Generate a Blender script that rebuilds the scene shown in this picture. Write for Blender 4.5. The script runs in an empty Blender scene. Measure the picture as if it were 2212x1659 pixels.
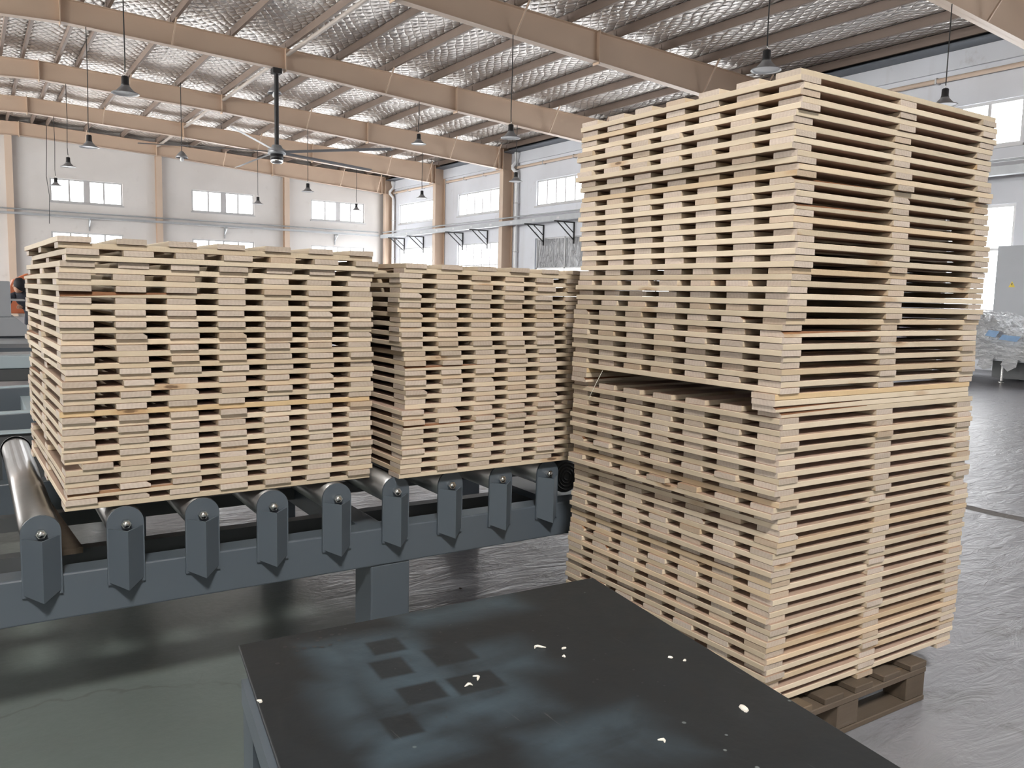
import bpy, bmesh, math, random
from mathutils import Vector, Matrix
R = random.Random(7)
S = bpy.context.scene
COL = S.collection

# ---------------------------------------------------------------- camera
F_PX, YAW, PITCH, ROLL = 1800.0, math.radians(33.186), math.radians(6.157), math.radians(-1.384)
CAM_H = 1.46
cy, sy, cp, sp = math.cos(YAW), math.sin(YAW), math.cos(PITCH), math.sin(PITCH)
fwd = Vector((sy*cp, cy*cp, -sp)); rgt = Vector((cy, -sy, 0)); dwn = fwd.cross(rgt)
r2 = rgt*math.cos(ROLL) + dwn*math.sin(ROLL); d2 = -rgt*math.sin(ROLL) + dwn*math.cos(ROLL)
cam_d = bpy.data.cameras.new('camera'); cam = bpy.data.objects.new('camera', cam_d); COL.objects.link(cam)
cam_d.sensor_fit = 'HORIZONTAL'; cam_d.sensor_width = 36.0; cam_d.lens = F_PX*36.0/2212.0
cam_d.clip_start = .05; cam_d.clip_end = 300
Mx = Matrix((r2, -d2, -fwd)).transposed().to_4x4(); Mx.translation = Vector((0, 0, CAM_H))
cam.matrix_world = Mx
S.camera = cam

# ---------------------------------------------------------------- world, exposure
PANE_E, BOOST_E, KEY_E = 7.5, 29.0, 155.0   # daylight: far and right windows / boosted unseen left and rear windows / added roof light
W = bpy.data.worlds.new('world'); S.world = W; W.use_nodes = True
W.node_tree.nodes['Background'].inputs[0].default_value = (.75, .85, 1, 1)
W.node_tree.nodes['Background'].inputs[1].default_value = 1.0
vs = S.view_settings
vs.view_transform = 'Standard'; vs.look = 'None'; vs.gamma = 1; vs.use_curve_mapping = False
vs.exposure = 0.48
S.cycles.max_bounces = 8; S.cycles.diffuse_bounces = 3; S.cycles.glossy_bounces = 4
S.cycles.sample_clamp_indirect = 6.0; S.cycles.caustics_reflective = False; S.cycles.caustics_refractive = False

# ---------------------------------------------------------------- materials
class NT:
    def __init__(s, name):
        s.m = bpy.data.materials.new(name); s.m.use_nodes = True
        s.t = s.m.node_tree; s.b = s.t.nodes['Principled BSDF']; s.o = s.t.nodes['Material Output']
    def n(s, typ, ins=None, **kw):
        x = s.t.nodes.new('ShaderNode'+typ)
        for k, v in kw.items(): setattr(x, k, v)
        for k, v in (ins or {}).items(): s.set(x.inputs[k], v)
        return x
    def set(s, sock, v):
        if hasattr(v, 'is_linked') or hasattr(v, 'links'): s.t.links.new(v, sock)
        elif hasattr(v, 'outputs'): s.t.links.new(v.outputs[0], sock)
        else: sock.default_value = v
    def math(s, op, a, b=None, c=None, clamp=False):
        x = s.n('Math', operation=op, use_clamp=clamp); s.set(x.inputs[0], a)
        if b is not None: s.set(x.inputs[1], b)
        if c is not None: s.set(x.inputs[2], c)
        return x.outputs[0]
    def mix(s, f, a, b, mode='MIX'):
        x = s.n('Mix', data_type='RGBA', blend_type=mode)
        s.set(x.inputs[0], f); s.set(x.inputs[6], a); s.set(x.inputs[7], b)
        return x.outputs[2]
    def ss(s, v, lo, hi):
        x = s.n('MapRange', interpolation_type='SMOOTHSTEP'); s.set(x.inputs[0], v)
        x.inputs[1].default_value = lo; x.inputs[2].default_value = hi
        return x.outputs[0]
    def noise(s, vec, scale, det=3, rough=.5, dist=0):
        x = s.n('TexNoise'); s.set(x.inputs['Vector'], vec); x.inputs['Scale'].default_value = scale
        x.inputs['Detail'].default_value = det; x.inputs['Roughness'].default_value = rough; x.inputs['Distortion'].default_value = dist
        return x.outputs[0]
    def mapv(s, vec, scale=(1, 1, 1), loc=(0, 0, 0), rot=(0, 0, 0)):
        x = s.n('Mapping'); s.set(x.inputs[0], vec); s.set(x.inputs[1], loc); x.inputs[2].default_value = rot; x.inputs[3].default_value = scale
        return x.outputs[0]
    def obj(s): return s.n('TexCoord').outputs['Object']
    def bump(s, h, strength=.3, dist=.01):
        x = s.n('Bump'); x.inputs['Strength'].default_value = strength; x.inputs['Distance'].default_value = dist
        s.set(x.inputs['Height'], h); s.set(s.b.inputs['Normal'], x.outputs[0])
    def base(s, c, rough=.5, metal=0.0, spec=.5):
        s.set(s.b.inputs['Base Color'], c if not isinstance(c, tuple) else (*c[:3], 1))
        s.set(s.b.inputs['Roughness'], rough); s.set(s.b.inputs['Metallic'], metal); s.b.inputs['Specular IOR Level'].default_value = spec
        return s.m

def paint(name, c, rough=.5, metal=0.0, var=.12, scale=6, bump=0.0):
    k = NT(name); v = k.obj(); n = k.noise(v, scale, 4)
    d = tuple(x*(1-var*2) for x in c)
    k.base(k.mix(n, (*d, 1), (*c, 1)), rough, metal)
    if bump: k.bump(k.noise(v, scale*12, 3), bump, .002)
    return k.m

def emit(name, c, e):
    k = NT(name); k.base((.8, .8, .8), .3)
    n = k.noise(k.obj(), .8, 2)
    k.set(k.b.inputs['Emission Color'], k.mix(n, (*[x*.97 for x in c], 1), (*c, 1))); k.b.inputs['Emission Strength'].default_value = e
    return k.m

def wood(name, light, dark, rings=False, knots=True, saw=True, tint=(.60, .43, .26)):
    k = NT(name); v = k.obj()
    rnd = k.n('ObjectInfo').outputs['Random']
    off = k.n('CombineXYZ', {0: k.math('MULTIPLY', rnd, 37.0), 1: k.math('MULTIPLY', rnd, 91.0), 2: k.math('MULTIPLY', rnd, 53.0)}).outputs[0]
    vv = k.n('VectorMath', {0: v, 1: off}, operation='ADD').outputs[0]
    if rings:
        g = k.noise(k.mapv(vv, (1, 7, 22)), 3.5, 3, .5, .6)
        w = k.n('TexWave', wave_type='RINGS', rings_direction='X', wave_profile='SIN')
        k.set(w.inputs[0], k.mapv(v, (0, 10, 10), k.n('CombineXYZ', {1: k.math('MULTIPLY', rnd, 1.2), 2: k.math('MULTIPLY_ADD', rnd, -.9, .3)}).outputs[0]))
        w.inputs['Scale'].default_value = 2.4; w.inputs['Distortion'].default_value = 1.2
        g = k.math('MULTIPLY_ADD', w.outputs[0], .28, k.math('MULTIPLY', g, .75))
    else:
        g = k.noise(k.mapv(vv, (1.6, 26, 26)), 1.0, 4, .6, .25)
    c = k.mix(g, (*dark, 1), (*light, 1))
    # board to board variation
    r3 = k.math('FRACT', k.math('MULTIPLY', rnd, 13.7))
    c = k.mix(k.math('MULTIPLY', k.ss(r3, .72, 1.0), .55), c, (*tint, 1))
    r4 = k.math('FRACT', k.math('MULTIPLY', rnd, 71.3))
    c = k.mix(1.0, c, k.n('CombineColor', {0: k.math('MULTIPLY_ADD', r4, .26, .82), 1: k.math('MULTIPLY_ADD', r4, .27, .81), 2: k.math('MULTIPLY_ADD', r4, .30, .78)}).outputs[0], 'MULTIPLY')
    # slow blotches
    c = k.mix(k.math('MULTIPLY', k.ss(k.noise(vv, 5, 2), .5, .75), .28), c, (dark[0]*.8, dark[1]*.74, dark[2]*.66, 1))
    if knots:
        vo = k.n('TexVoronoi'); k.set(vo.inputs['Vector'], k.mapv(vv, (2.3, 9, 9))); vo.inputs['Scale'].default_value = 1.0
        d = k.math('ADD', vo.outputs['Distance'], k.math('MULTIPLY', k.noise(vv, 40, 2), .05))
        c = k.mix(k.math('MULTIPLY', k.math('SUBTRACT', 1.0, k.ss(d, .11, .19)), .5), c, (.40, .23, .11, 1))
        c = k.mix(k.math('MULTIPLY', k.math('SUBTRACT', 1.0, k.ss(d, .065, .095)), .8), c, (.10, .055, .03, 1))
        st = k.ss(k.noise(k.mapv(vv, (3, 30, 30)), 1.0, 3), .68, .8)
        c = k.mix(k.math('MULTIPLY', st, .35), c, (.22, .20, .17, 1))
    k.base(c, .72, 0, .25)
    if saw:
        k.bump(k.math('ADD', k.noise(k.mapv(vv, (170, 14, 14)), 1.0, 2), k.noise(vv, 120, 2)), .28, .002)
    else:
        k.bump(k.math('ADD', k.noise(k.mapv(vv, (40, 90, 240), rot=(.5, 0, 0)), 1, 3), k.noise(vv, 160, 3)), .4, .002)
    return k.m

M = {}
M['side'] = wood('pine_sawn_face', (.70, .605, .475), (.565, .465, .345))
M['end'] = wood('pine_end_grain', (.60, .515, .445), (.47, .39, .33), rings=True, knots=False, saw=False, tint=(.50, .37, .25))
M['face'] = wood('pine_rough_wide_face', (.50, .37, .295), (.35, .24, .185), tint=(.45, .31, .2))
M['bark'] = wood('pine_bark_edge', (.30, .15, .08), (.16, .07, .035))
M['amber'] = wood('pine_resinous_face', (.68, .52, .32), (.58, .42, .24))
M['old'] = wood('weathered_wood_shade_darkened', (.14, .108, .08), (.08, .062, .048))  # tone lowered to carry the shade under the tall stack
M['oldend'] = wood('weathered_grey_end_grain', (.27, .22, .17), (.17, .14, .11), rings=True, knots=False, saw=False)
M['conv'] = paint('blue_grey_machine_paint', (.082, .100, .120), .42, 0, .06, 3, .05)
M['convlight'] = paint('pale_blue_machine_paint', (.42, .50, .54), .45, 0, .06, 3)
M['convdark'] = paint('dark_grey_machine_paint', (.07, .075, .08), .5, 0, .1, 3)
M['steel'] = paint('brushed_roller_steel', (.46, .455, .45), .33, 1.0, .12, 9)
M['chrome'] = paint('bolt_steel', (.75, .75, .74), .22, 1.0, .05, 30)
M['galv'] = paint('galvanised_sheet', (.46, .48, .50), .5, .4, .14, 4)
M['black'] = paint('black_plastic', (.018, .018, .02), .45, 0, .2, 8)
M['lampgrey'] = paint('lamp_grey_aluminium', (.30, .30, .31), .4, .4, .1, 8)
M['white'] = paint('white_enamel', (.82, .83, .84), .35, 0, .03, 4)
M['frame'] = paint('window_frame_aluminium', (.55, .55, .56), .45, .2, .06, 5)
M['tan'] = paint('beige_frame_paint', (.66, .495, .37), .55, 0, .07, 1.2)
M['cream'] = paint('cream_flange_paint', (.66, .52, .41), .5, 0, .06, 1.5)
M['purlin'] = paint('brown_primer_purlin', (.25, .185, .15), .5, 0, .12, 2)
M['strut'] = paint('pale_steel_strut', (.50, .44, .39), .45, 0, .1, 2)
M['gutter'] = paint('dark_blue_grey_sheet', (.15, .17, .20), .45, .2, .1, 2)
M['orange'] = paint('orange_cover_paint', (.62, .17, .07), .5, 0, .08, 4)
M['blue'] = paint('blue_paint', (.08, .22, .42), .5, 0, .1, 4)
M['paleblue'] = paint('pale_blue_print', (.30, .47, .72), .3, 0, .15, 14)
M['cabinet'] = paint('grey_cabinet_paint', (.42, .44, .47), .5, 0, .04, 3)
M['yellow'] = paint('yellow_sticker', (.80, .62, .05), .5, 0, .05, 9)
M['navy'] = paint('navy_workwear', (.03, .034, .05), .85, 0, .2, 9)
M['skin'] = paint('skin', (.50, .30, .21), .55, 0, .08, 12)
M['hair'] = paint('black_cap_cloth', (.015, .015, .02), .8, 0, .2, 20)
M['pane'] = emit('daylit_window_glass', (.97, .985, 1.0), PANE_E)
M['paneboost'] = emit('boosted_window_glass', (1.0, .985, .96), BOOST_E)  # stronger glow for unseen windows, boosted to light the hall and stacks
M['keypane'] = emit('added_roof_light_glow', (1.0, .97, .92), KEY_E)  # glow of the added roof light, the key source
M['chip'] = paint('pale_wood_chip', (.80, .76, .68), .7, 0, .1, 30)
M['flex'] = paint('black_cable', (.02, .02, .02), .5, 0, .1, 9)

def wall_mat(name, c, stain):
    k = NT(name); v = k.obj()
    n = k.noise(v, .35, 4); f = k.noise(v, 2.2, 5, .6)
    a = k.mix(k.ss(n, .35, .7), (*c, 1), (c[0]*.9, c[1]*.89, c[2]*.88, 1))
    a = k.mix(k.math('MULTIPLY', k.ss(f, .62, .8), stain), a, (.33, .29, .26, 1))
    streak = k.ss(k.noise(k.mapv(v, (2.4, 2.4, .12)), 1.0, 3), .6, .8)
    a = k.mix(k.math('MULTIPLY', streak, stain*.5), a, (.45, .41, .38, 1))
    k.base(a, .8, 0, .3); k.bump(k.noise(v, 14, 3), .12, .01); return k.m
M['wallfar'] = wall_mat('painted_plaster_warm', (.74, .715, .695), .22)
M['wallright'] = wall_mat('painted_plaster_cool', (.74, .765, .82), .35)

def foil_mat():
    k = NT('quilted_foil_insulation'); v = k.obj()
    nz = k.n('TexNoise'); k.set(nz.inputs['Vector'], v); nz.inputs['Scale'].default_value = .9; nz.inputs['Detail'].default_value = 3
    w = k.n('VectorMath', {0: v, 1: k.n('VectorMath', {0: nz.outputs['Color'], 1: (.35, .35, 0)}, operation='MULTIPLY').outputs[0]}, operation='ADD').outputs[0]
    s = k.n('SeparateXYZ', {0: w})
    p = k.math('ADD', k.math('MULTIPLY', s.outputs[0], 13.0), k.math('MULTIPLY', s.outputs[1], 8.0))
    q = k.math('SUBTRACT', k.math('MULTIPLY', s.outputs[0], 13.0), k.math('MULTIPLY', s.outputs[1], 8.0))
    a = k.math('ABSOLUTE', k.math('SINE', p)); b = k.math('ABSOLUTE', k.math('SINE', q))
    h = k.math('POWER', k.math('MULTIPLY', a, b), .5)
    cr = k.noise(v, 5, 4, .6); cr2 = k.noise(k.mapv(v, (3, 1.2, 1)), 2.2, 3)
    line = k.math('SUBTRACT', 1.0, k.ss(k.math('MINIMUM', a, b), .03, .14))
    c = k.mix(line, (.80, .765, .73, 1), (.30, .27, .25, 1))
    c = k.mix(k.ss(cr2, .55, .75), c, (.52, .47, .43, 1))
    k.base(c, k.math('MULTIPLY_ADD', cr, .25, .22), .85, .5)
    k.bump(k.math('ADD', h, k.math('MULTIPLY', cr, 1.1)), .9, .07); return k.m
M['foil'] = foil_mat()

def floor_mat():
    k = NT('worn_painted_concrete'); v = k.obj(); s = k.n('SeparateXYZ', {0: v})
    big = k.noise(v, .55, 4, .6, .4); mid = k.noise(v, 3.5, 5, .6); fine = k.noise(v, 30, 4, .6)
    green = k.mix(mid, (.088, .107, .099, 1), (.13, .153, .144, 1))
    grey = k.mix(mid, (.16, .16, .178, 1), (.28, .28, .305, 1))
    m = k.ss(k.math('ADD', s.outputs[0], k.math('MULTIPLY_ADD', big, 2.4, k.math('MULTIPLY', s.outputs[1], .30))), 3.1, 4.1)
    c = k.mix(m, green, grey)
    wv = k.noise(k.mapv(v, (3.0, 9.0, 1), rot=(0, 0, .5)), 1.0, 4, .65, 1.2)
    dirt = k.ss(k.noise(k.mapv(v, (2.0, 5.0, 1), rot=(0, 0, .4)), 1.3, 5, .65, .8), .55, .7)
    c = k.mix(k.math('MULTIPLY', dirt, k.math('MULTIPLY_ADD', m, .55, .10)), c, (.085, .08, .075, 1))
    # cracks
    cv = k.n('TexVoronoi', feature='DISTANCE_TO_EDGE')
    wob = k.n('TexNoise'); k.set(wob.inputs['Vector'], v); wob.inputs['Scale'].default_value = 2.0; wob.inputs['Detail'].default_value = 4
    k.set(cv.inputs['Vector'], k.n('VectorMath', {0: k.mapv(v, (.9, .5, 1)), 1: k.n('VectorMath', {0: wob.outputs['Color'], 1: (.35, .35, 0)}, operation='MULTIPLY').outputs[0]}, operation='ADD').outputs[0])
    cv.inputs['Scale'].default_value = 1.0
    crack = k.math('MULTIPLY', k.math('SUBTRACT', 1.0, k.ss(cv.outputs['Distance'], .001, .006)), k.ss(big, .42, .55))
    c = k.mix(k.math('MULTIPLY', crack, .5), c, (.05, .045, .04, 1))
    # long joint running down the hall
    jx = k.math('ABSOLUTE', k.math('SUBTRACT', s.outputs[0], k.math('MULTIPLY_ADD', mid, .10, 5.98)))
    joint = k.math('SUBTRACT', 1.0, k.ss(jx, .05, .075))
    c = k.mix(k.math('MULTIPLY', joint, .85), c, k.mix(fine, (.07, .06, .055, 1), (.17, .15, .13, 1)))
    rough = k.math('MULTIPLY_ADD', fine, .18, k.math('MULTIPLY_ADD', mid, .22, k.math('MULTIPLY_ADD', joint, .4, .17)))
    k.base(c, rough, 0, .5)
    hgt = k.math('ADD', k.math('MULTIPLY', wv, k.math('MULTIPLY_ADD', m, 1.1, .03)), k.math('SUBTRACT', k.math('MULTIPLY', k.math('ADD', fine, k.math('MULTIPLY', k.noise(k.mapv(v, (10, 22, 1), rot=(0, 0, .5)), 1.0, 3, .6, 1.0), m)), .10), joint))
    k.bump(hgt, .5, .018); return k.m
M['floor'] = floor_mat()

# ---------------------------------------------------------------- mesh helpers
class MB:
    def __init__(s): s.v = []; s.f = []; s.mi = []; s.sm = []
    def add(s, vs, fs, mi=0, smooth=False):
        o = len(s.v); s.v += [tuple(x) for x in vs]; s.f += [tuple(i+o for i in f) for f in fs]
        s.mi += [mi]*len(fs); s.sm += [smooth]*len(fs); return s
    def box(s, x0, x1, y0, y1, z0, z1, mi=0, T=None):
        vs = [Vector((x, y, z)) for z in (z0, z1) for y in (y0, y1) for x in (x0, x1)]
        if T is not None: vs = [T @ p for p in vs]
        return s.add(vs, [(0, 2, 3, 1), (4, 5, 7, 6), (0, 1, 5, 4), (2, 6, 7, 3), (0, 4, 6, 2), (1, 3, 7, 5)], mi)
    def bar(s, a, b, w, h, mi=0):
        a = Vector(a); b = Vector(b); d = (b-a); L = d.length; d.normalize()
        up = Vector((0, 0, 1)) if abs(d.z) < .95 else Vector((0, 1, 0))
        x = d.cross(up).normalized(); z = x.cross(d)
        T = Matrix((x, d, z)).transposed().to_4x4(); T.translation = a
        return s.box(-w/2, w/2, 0, L, -h/2, h/2, mi, T)
    def tube(s, pts, r, n=8, mi=0, caps=True):
        pts = [Vector(p) for p in pts]; rs = r if isinstance(r, (list, tuple)) else [r]*len(pts)
        vs = []; ref = None
        for i, p in enumerate(pts):
            d = (pts[min(i+1, len(pts)-1)] - pts[max(i-1, 0)]).normalized()
            if ref is None: ref = Vector((0, 0, 1)) if abs(d.z) < .9 else Vector((1, 0, 0))
            x = d.cross(ref).normalized(); y = d.cross(x); ref = y.cross(d) if False else ref
            vs += [p + (x*math.cos(2*math.pi*j/n) + y*math.sin(2*math.pi*j/n))*rs[i] for j in range(n)]
        fs = [(i*n+j, i*n+(j+1) % n, (i+1)*n+(j+1) % n, (i+1)*n+j) for i in range(len(pts)-1) for j in range(n)]
        s.add(vs, fs, mi, True)
        if caps:
            o = len(pts)-1
            s.add(vs[:n], [tuple(range(n))], mi); s.add(vs[o*n:], [tuple(range(n))], mi)
        return s
    def lathe(s, prof, c=(0, 0, 0), n=20, mi=0, axis='Z'):
        vs = []
        for r, z in prof:
            for j in range(n):
                a = 2*math.pi*j/n; p = (r*math.cos(a), r*math.sin(a), z)
                if axis == 'Y': p = (p[0], p[2], p[1])
                vs.append((p[0]+c[0], p[1]+c[1], p[2]+c[2]))
        fs = [(i*n+j, i*n+(j+1) % n, (i+1)*n+(j+1) % n, (i+1)*n+j) for i in range(len(prof)-1) for j in range(n)]
        return s.add(vs, fs, mi, True)
    def prism(s, poly, y0, y1, mi=0, plane='XZ'):
        n = len(poly)
        def P(u, w, d): return (u, d, w) if plane == 'XZ' else ((d, u, w) if plane == 'YZ' else (u, w, d))
        vs = [P(u, w, y0) for u, w in poly] + [P(u, w, y1) for u, w in poly]
        fs = [tuple(range(n)), tuple(range(2*n-1, n-1, -1))] + [(i, (i+1) % n, n+(i+1) % n, n+i) for i in range(n)]
        return s.add(vs, fs, mi)
    def mesh(s, name, mats):
        me = bpy.data.meshes.new(name); me.from_pydata(s.v, [], s.f); 
        for m in (mats if isinstance(mats, (list, tuple)) else [mats]): me.materials.append(M[m] if isinstance(m, str) else m)
        me.polygons.foreach_set('material_index', s.mi); me.polygons.foreach_set('use_smooth', s.sm)
        bm = bmesh.new(); bm.from_mesh(me); bmesh.ops.recalc_face_normals(bm, faces=bm.faces); bm.to_mesh(me); bm.free()
        me.update(); return me
    def build(s, name, mats, parent=None, loc=None):
        o = bpy.data.objects.new(name, s.mesh(name, mats)); COL.objects.link(o)
        if parent is not None: o.parent = parent
        if loc is not None: o.location = loc
        return o

def bevel(o, w, seg=2):
    m = o.modifiers.new('bevel', 'BEVEL'); m.width = w; m.segments = seg; m.limit_method = 'ANGLE'; m.angle_limit = math.radians(40); return o
def tag(o, label, cat=None, group=None, kind=None):
    o['label'] = label
    if cat: o['category'] = cat
    if group: o['group'] = group
    if kind: o['kind'] = kind
    return o
def empty(name, loc=(0, 0, 0), rz=0):
    o = bpy.data.objects.new(name, None); o.location = loc; o.rotation_euler = (0, 0, rz); o.empty_display_size = .1; COL.objects.link(o); return o
def link_copy(o, parent):
    c = o.copy(); COL.objects.link(c); c.parent = parent; return c
def struct(o, label): return tag(o, label, kind='structure')
ORD = ['first', 'second', 'third', 'fourth', 'fifth', 'sixth', 'seventh', 'eighth', 'ninth', 'tenth', 'eleventh', 'twelfth', 'thirteenth', 'fourteenth',
       'fifteenth', 'sixteenth', 'seventeenth', 'eighteenth', 'nineteenth', 'twentieth', 'twenty-first', 'twenty-second', 'twenty-third', 'twenty-fourth', 'twenty-fifth', 'twenty-sixth']

# ---------------------------------------------------------------- the hall
XL, XR, YB, YF = -15.2, 19.4, -15.0, 42.0
RIDGE = 2.1
def roof_top(x): return 8.17 - .042*abs(x-RIDGE)          # top of the rafters
def raf_depth(x):
    a = abs(x-RIDGE)
    return .56 if a < 5.4 else .56 + (a-5.4)/(17.3-5.4)*.32
FRAMES = [-12.0, -5.0, 2.0, 9.0, 16.3, 23.2, 30.0, 36.0, 41.7]
WALL_TOP = 8.6

struct(MB().box(XL, XR, YB, YF, -.2, 0).build('floor', 'floor'), 'worn grey green painted concrete factory floor')

def wall(name, mat, holes, fixed, along, u0, u1, label, thick=.25, sign=1):
    us = sorted({u0, u1, *[h[0] for h in holes], *[h[1] for h in holes]}); zs = sorted({0, WALL_TOP, *[h[2] for h in holes], *[h[3] for h in holes]})
    mb = MB()
    for j in range(len(zs)-1):
        run = None
        for i in range(len(us)-1):
            cu, cz = (us[i]+us[i+1])/2, (zs[j]+zs[j+1])/2
            solid = not any(h[0] < cu < h[1] and h[2] < cz < h[3] for h in holes)
            if solid: run = (us[i] if run is None else run[0], us[i+1])
            if (not solid or i == len(us)-2) and run:
                a, b = sorted((fixed, fixed+sign*thick))
                if along == 'X': mb.box(run[0], run[1], a, b, zs[j], zs[j+1])
                else: mb.box(a, b, run[0], run[1], zs[j], zs[j+1])
                run = None
    return struct(mb.build(name, mat), label)

WN = [0]
def window(axis, fixed, u0, u1, z0, z1, cols, label, transom=None, sign=1, wide=(), mat='pane'):
    """fixed = inner wall face; the frame sits 6 cm into the reveal"""
    WN[0] += 1
    w = empty('window_%d' % WN[0], (0, 0, 0)); struct(w, label)
    d0 = fixed + sign*.05; d1 = fixed + sign*.11
    def bx(mb, a, b, c, d, e0=d0, e1=d1):
        lo, hi = min(e0, e1), max(e0, e1)
        return mb.box(a, b, lo, hi, c, d) if axis == 'X' else mb.box(lo, hi, a, b, c, d)
    fr = MB(); t = .07
    bx(fr, u0, u1, z0, z0+t); bx(fr, u0, u1, z1-t, z1); bx(fr, u0, u0+t, z0+t, z1-t); bx(fr, u1-t, u1, z0+t, z1-t)
    fr.build('window_frame', 'frame', w)
    rows = [(z0+t, z1-t)] if transom is None else [(z0+t, transom-.03), (transom+.03, z1-t)]
    if transom is not None: bx(MB(), u0+t, u1-t, transom-.03, transom+.03).build('transom', 'frame', w)
    step = (u1-u0-2*t)/cols
    for i in range(1, cols):
        h = .13 if i in wide else .038
        u = u0+t+step*i
        for r in rows: bx(MB(), u-h, u+h, r[0], r[1], d0-sign*(.03 if i in wide else 0)).build('mullion', 'frame', w)
    for i in range(cols):
        for r in rows:
            l = .13 if i in wide else (.038 if i else 0); rr = .13 if i+1 in wide else (.038 if i < cols-1 else 0)
            bx(MB(), u0+t+step*i+l, u0+t+step*(i+1)-rr, r[0], r[1], fixed+sign*.075, fixed+sign*.085).build('pane', mat, w)
    sill = MB(); bx(sill, u0-.05, u1+.05, z0-.05, z0, fixed-sign*.06, fixed+sign*.2); sill.build('window_sill', 'frame', w)
    return w

far_w = [(-8.8, -5.9), (-2.75, .15), (3.2, 6.1), (9.1, 12.03), (14.93, 17.85)]
fw = ['by the left edge above the machines', 'left of the first wall column', 'above the left pallet stack', 'above the gap right of the tall fan rod', 'nearest the far corner']
far_h = [(a, b, z0, z1) for a, b in far_w for z0, z1 in ((1.4, 3.72), (5.0, 6.02))]
wall('wall_far', 'wallfar', far_h, YF, 'X', XL, XR+.25, 'off-white plastered far end wall with two rows of windows')
for (a, b), t in zip(far_w, fw):
    window('X', YF, a, b, 5.0, 6.02, 4, 'upper window of the far wall, '+t, wide=(2,))
    window('X', YF, a, b, 1.4, 3.72, 4, 'lower window of the far wall, '+t, transom=2.75)
right_w = [(36.85, 41.0), (30.33, 34.65), (24.4, 28.2), (17.6, 21.8), (9.6, 11.15), (2.8, 7.0), (-4.0, .2), (-11, -6.8)]
rw = ['next to the far corner', 'between two downpipes', 'just left of the tall stack', 'hidden behind the tall stack', 'right of the tall stack', 'beyond the right edge', 'beside the camera', 'at the rear']
right_h = [(a, b, z0, z1) for a, b in right_w for z0, z1 in ((1.3, 3.72), (5.0, 6.02))]
wall('wall_right', 'wallright', right_h, XR, 'Y', YB, YF, 'cool white right side wall with two rows of windows')
for (a, b), t in zip(right_w, rw):
    n = 2 if b-a < 2 else 6
    window('Y', XR, a, b, 5.0, 6.02, n, 'upper window of the right wall, '+t)
    if abs(a-24.4) > .1: window('Y', XR, a, b, 1.3, 3.72, n, 'lower window of the right wall, '+t, transom=2.72)
left_h = [(a, b, z0, z1) for a, b in ((36.9, 41), (30.4, 34.6), (24.4, 28.4), (17.6, 21.8), (10.6, 14.8)) for z0, z1 in ((1.3, 3.72), (5.0, 6.02))] + [(3.6, 7.8, 5.0, 6.02)]  # unseen windows, placed to light the right wall and the stacks' left faces
wall('wall_left', 'wallfar', left_h, XL, 'Y', YB, YF, 'off-white left side wall with windows', sign=-1)
for i, (a, b, z0, z1) in enumerate(left_h):
    window('Y', XL, a, b, z0, z1, 6, ('upper' if z0 > 4 else 'lower')+' unseen window added for light in the left wall, %s from the far corner' % ORD[i//2], sign=-1, mat='paneboost')
back_h = [(a, a+3, 5.0, 6.02) for a in (-12.5, -7)]  # unseen windows, kept on the left to light from the key side
wall('wall_back', 'wallfar', back_h, YB, 'X', XL, XR+.25, 'off-white wall behind the camera', sign=-1)
for i, (a, b, z0, z1) in enumerate(back_h): window('X', YB, a, b, z0, z1, 4, 'unseen window added for light high in the wall behind the camera, %s from the left wall' % ORD[i], sign=-1, mat='paneboost')

# roof: foil slung over the purlins, sagging a little between them
PX = [1.65 + 1.47*i for i in range(12)] + [19.05]
PX = sorted(PX + [2*RIDGE - x for x in PX if 2*RIDGE - x > XL-.2])
added_roof_lights = [(-2.3, -.7, -5.6, -3.4)]  # unseen roof light, added and sized for the key shadows
mb = MB(); xs = []
edges = [XL] + PX + [XR+.1]
for a, b in zip(edges[:-1], edges[1:]):
    for k in range(5): xs.append((a+(b-a)*k/5, .05*math.sin(math.pi*k/5) if b-a > .6 else 0))
xs.append((XR+.1, 0))
ys = [YB + i*(YF+.1-YB)/48 for i in range(49)]
vs_ = [(x, y, roof_top(x)+.215 - s_*(1+.4*math.sin(y*1.7+x))) for y in ys for x, s_ in xs]
nx = len(xs)
mb.add(vs_, [(j*nx+i, j*nx+i+1, (j+1)*nx+i+1, (j+1)*nx+i) for j in range(48) for i in range(nx-1)], 0, True)
ceil = mb.build('ceiling', 'foil'); struct(ceil, 'silver quilted foil roof lining held by diamond wire mesh')
for x in PX:
    mb = MB(); z = roof_top(x)
    # C-section purlin
    mb.box(x-.004, x+.004, YB, YF, z, z+.2); mb.box(x, x+.07, YB, YF, z, z+.008); mb.box(x, x+.07, YB, YF, z+.192, z+.2); mb.box(x+.062, x+.07, YB, YF, z+.008, z+.03)
    mb.build('purlin', 'purlin', ceil)
    for y in FRAMES[3:]:
        MB().box(x-.015, x-.005, y-.05, y+.05, z-.01, z+.15).build('purlin_cleat', 'purlin', ceil)
for i, (a, b, c, d) in enumerate(added_roof_lights):
    z = min(roof_top(a), roof_top(b))+.09
    k = empty('added_roof_light', (0, 0, 0)); struct(k, 'unseen roof light added behind the camera to cast the key shadows')
    MB().box(a, b, c, d, z, z+.02).build('pane', 'keypane', k)
    fr = MB(); t = .05
    fr.box(a-t, b+t, c-t, c, z-.03, z+.06).box(a-t, b+t, d, d+t, z-.03, z+.06).box(a-t, a, c, d, z-.03, z+.06).box(b, b+t, c, d, z-.03, z+.06)
    fr.build('curb', 'cream', k)

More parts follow.
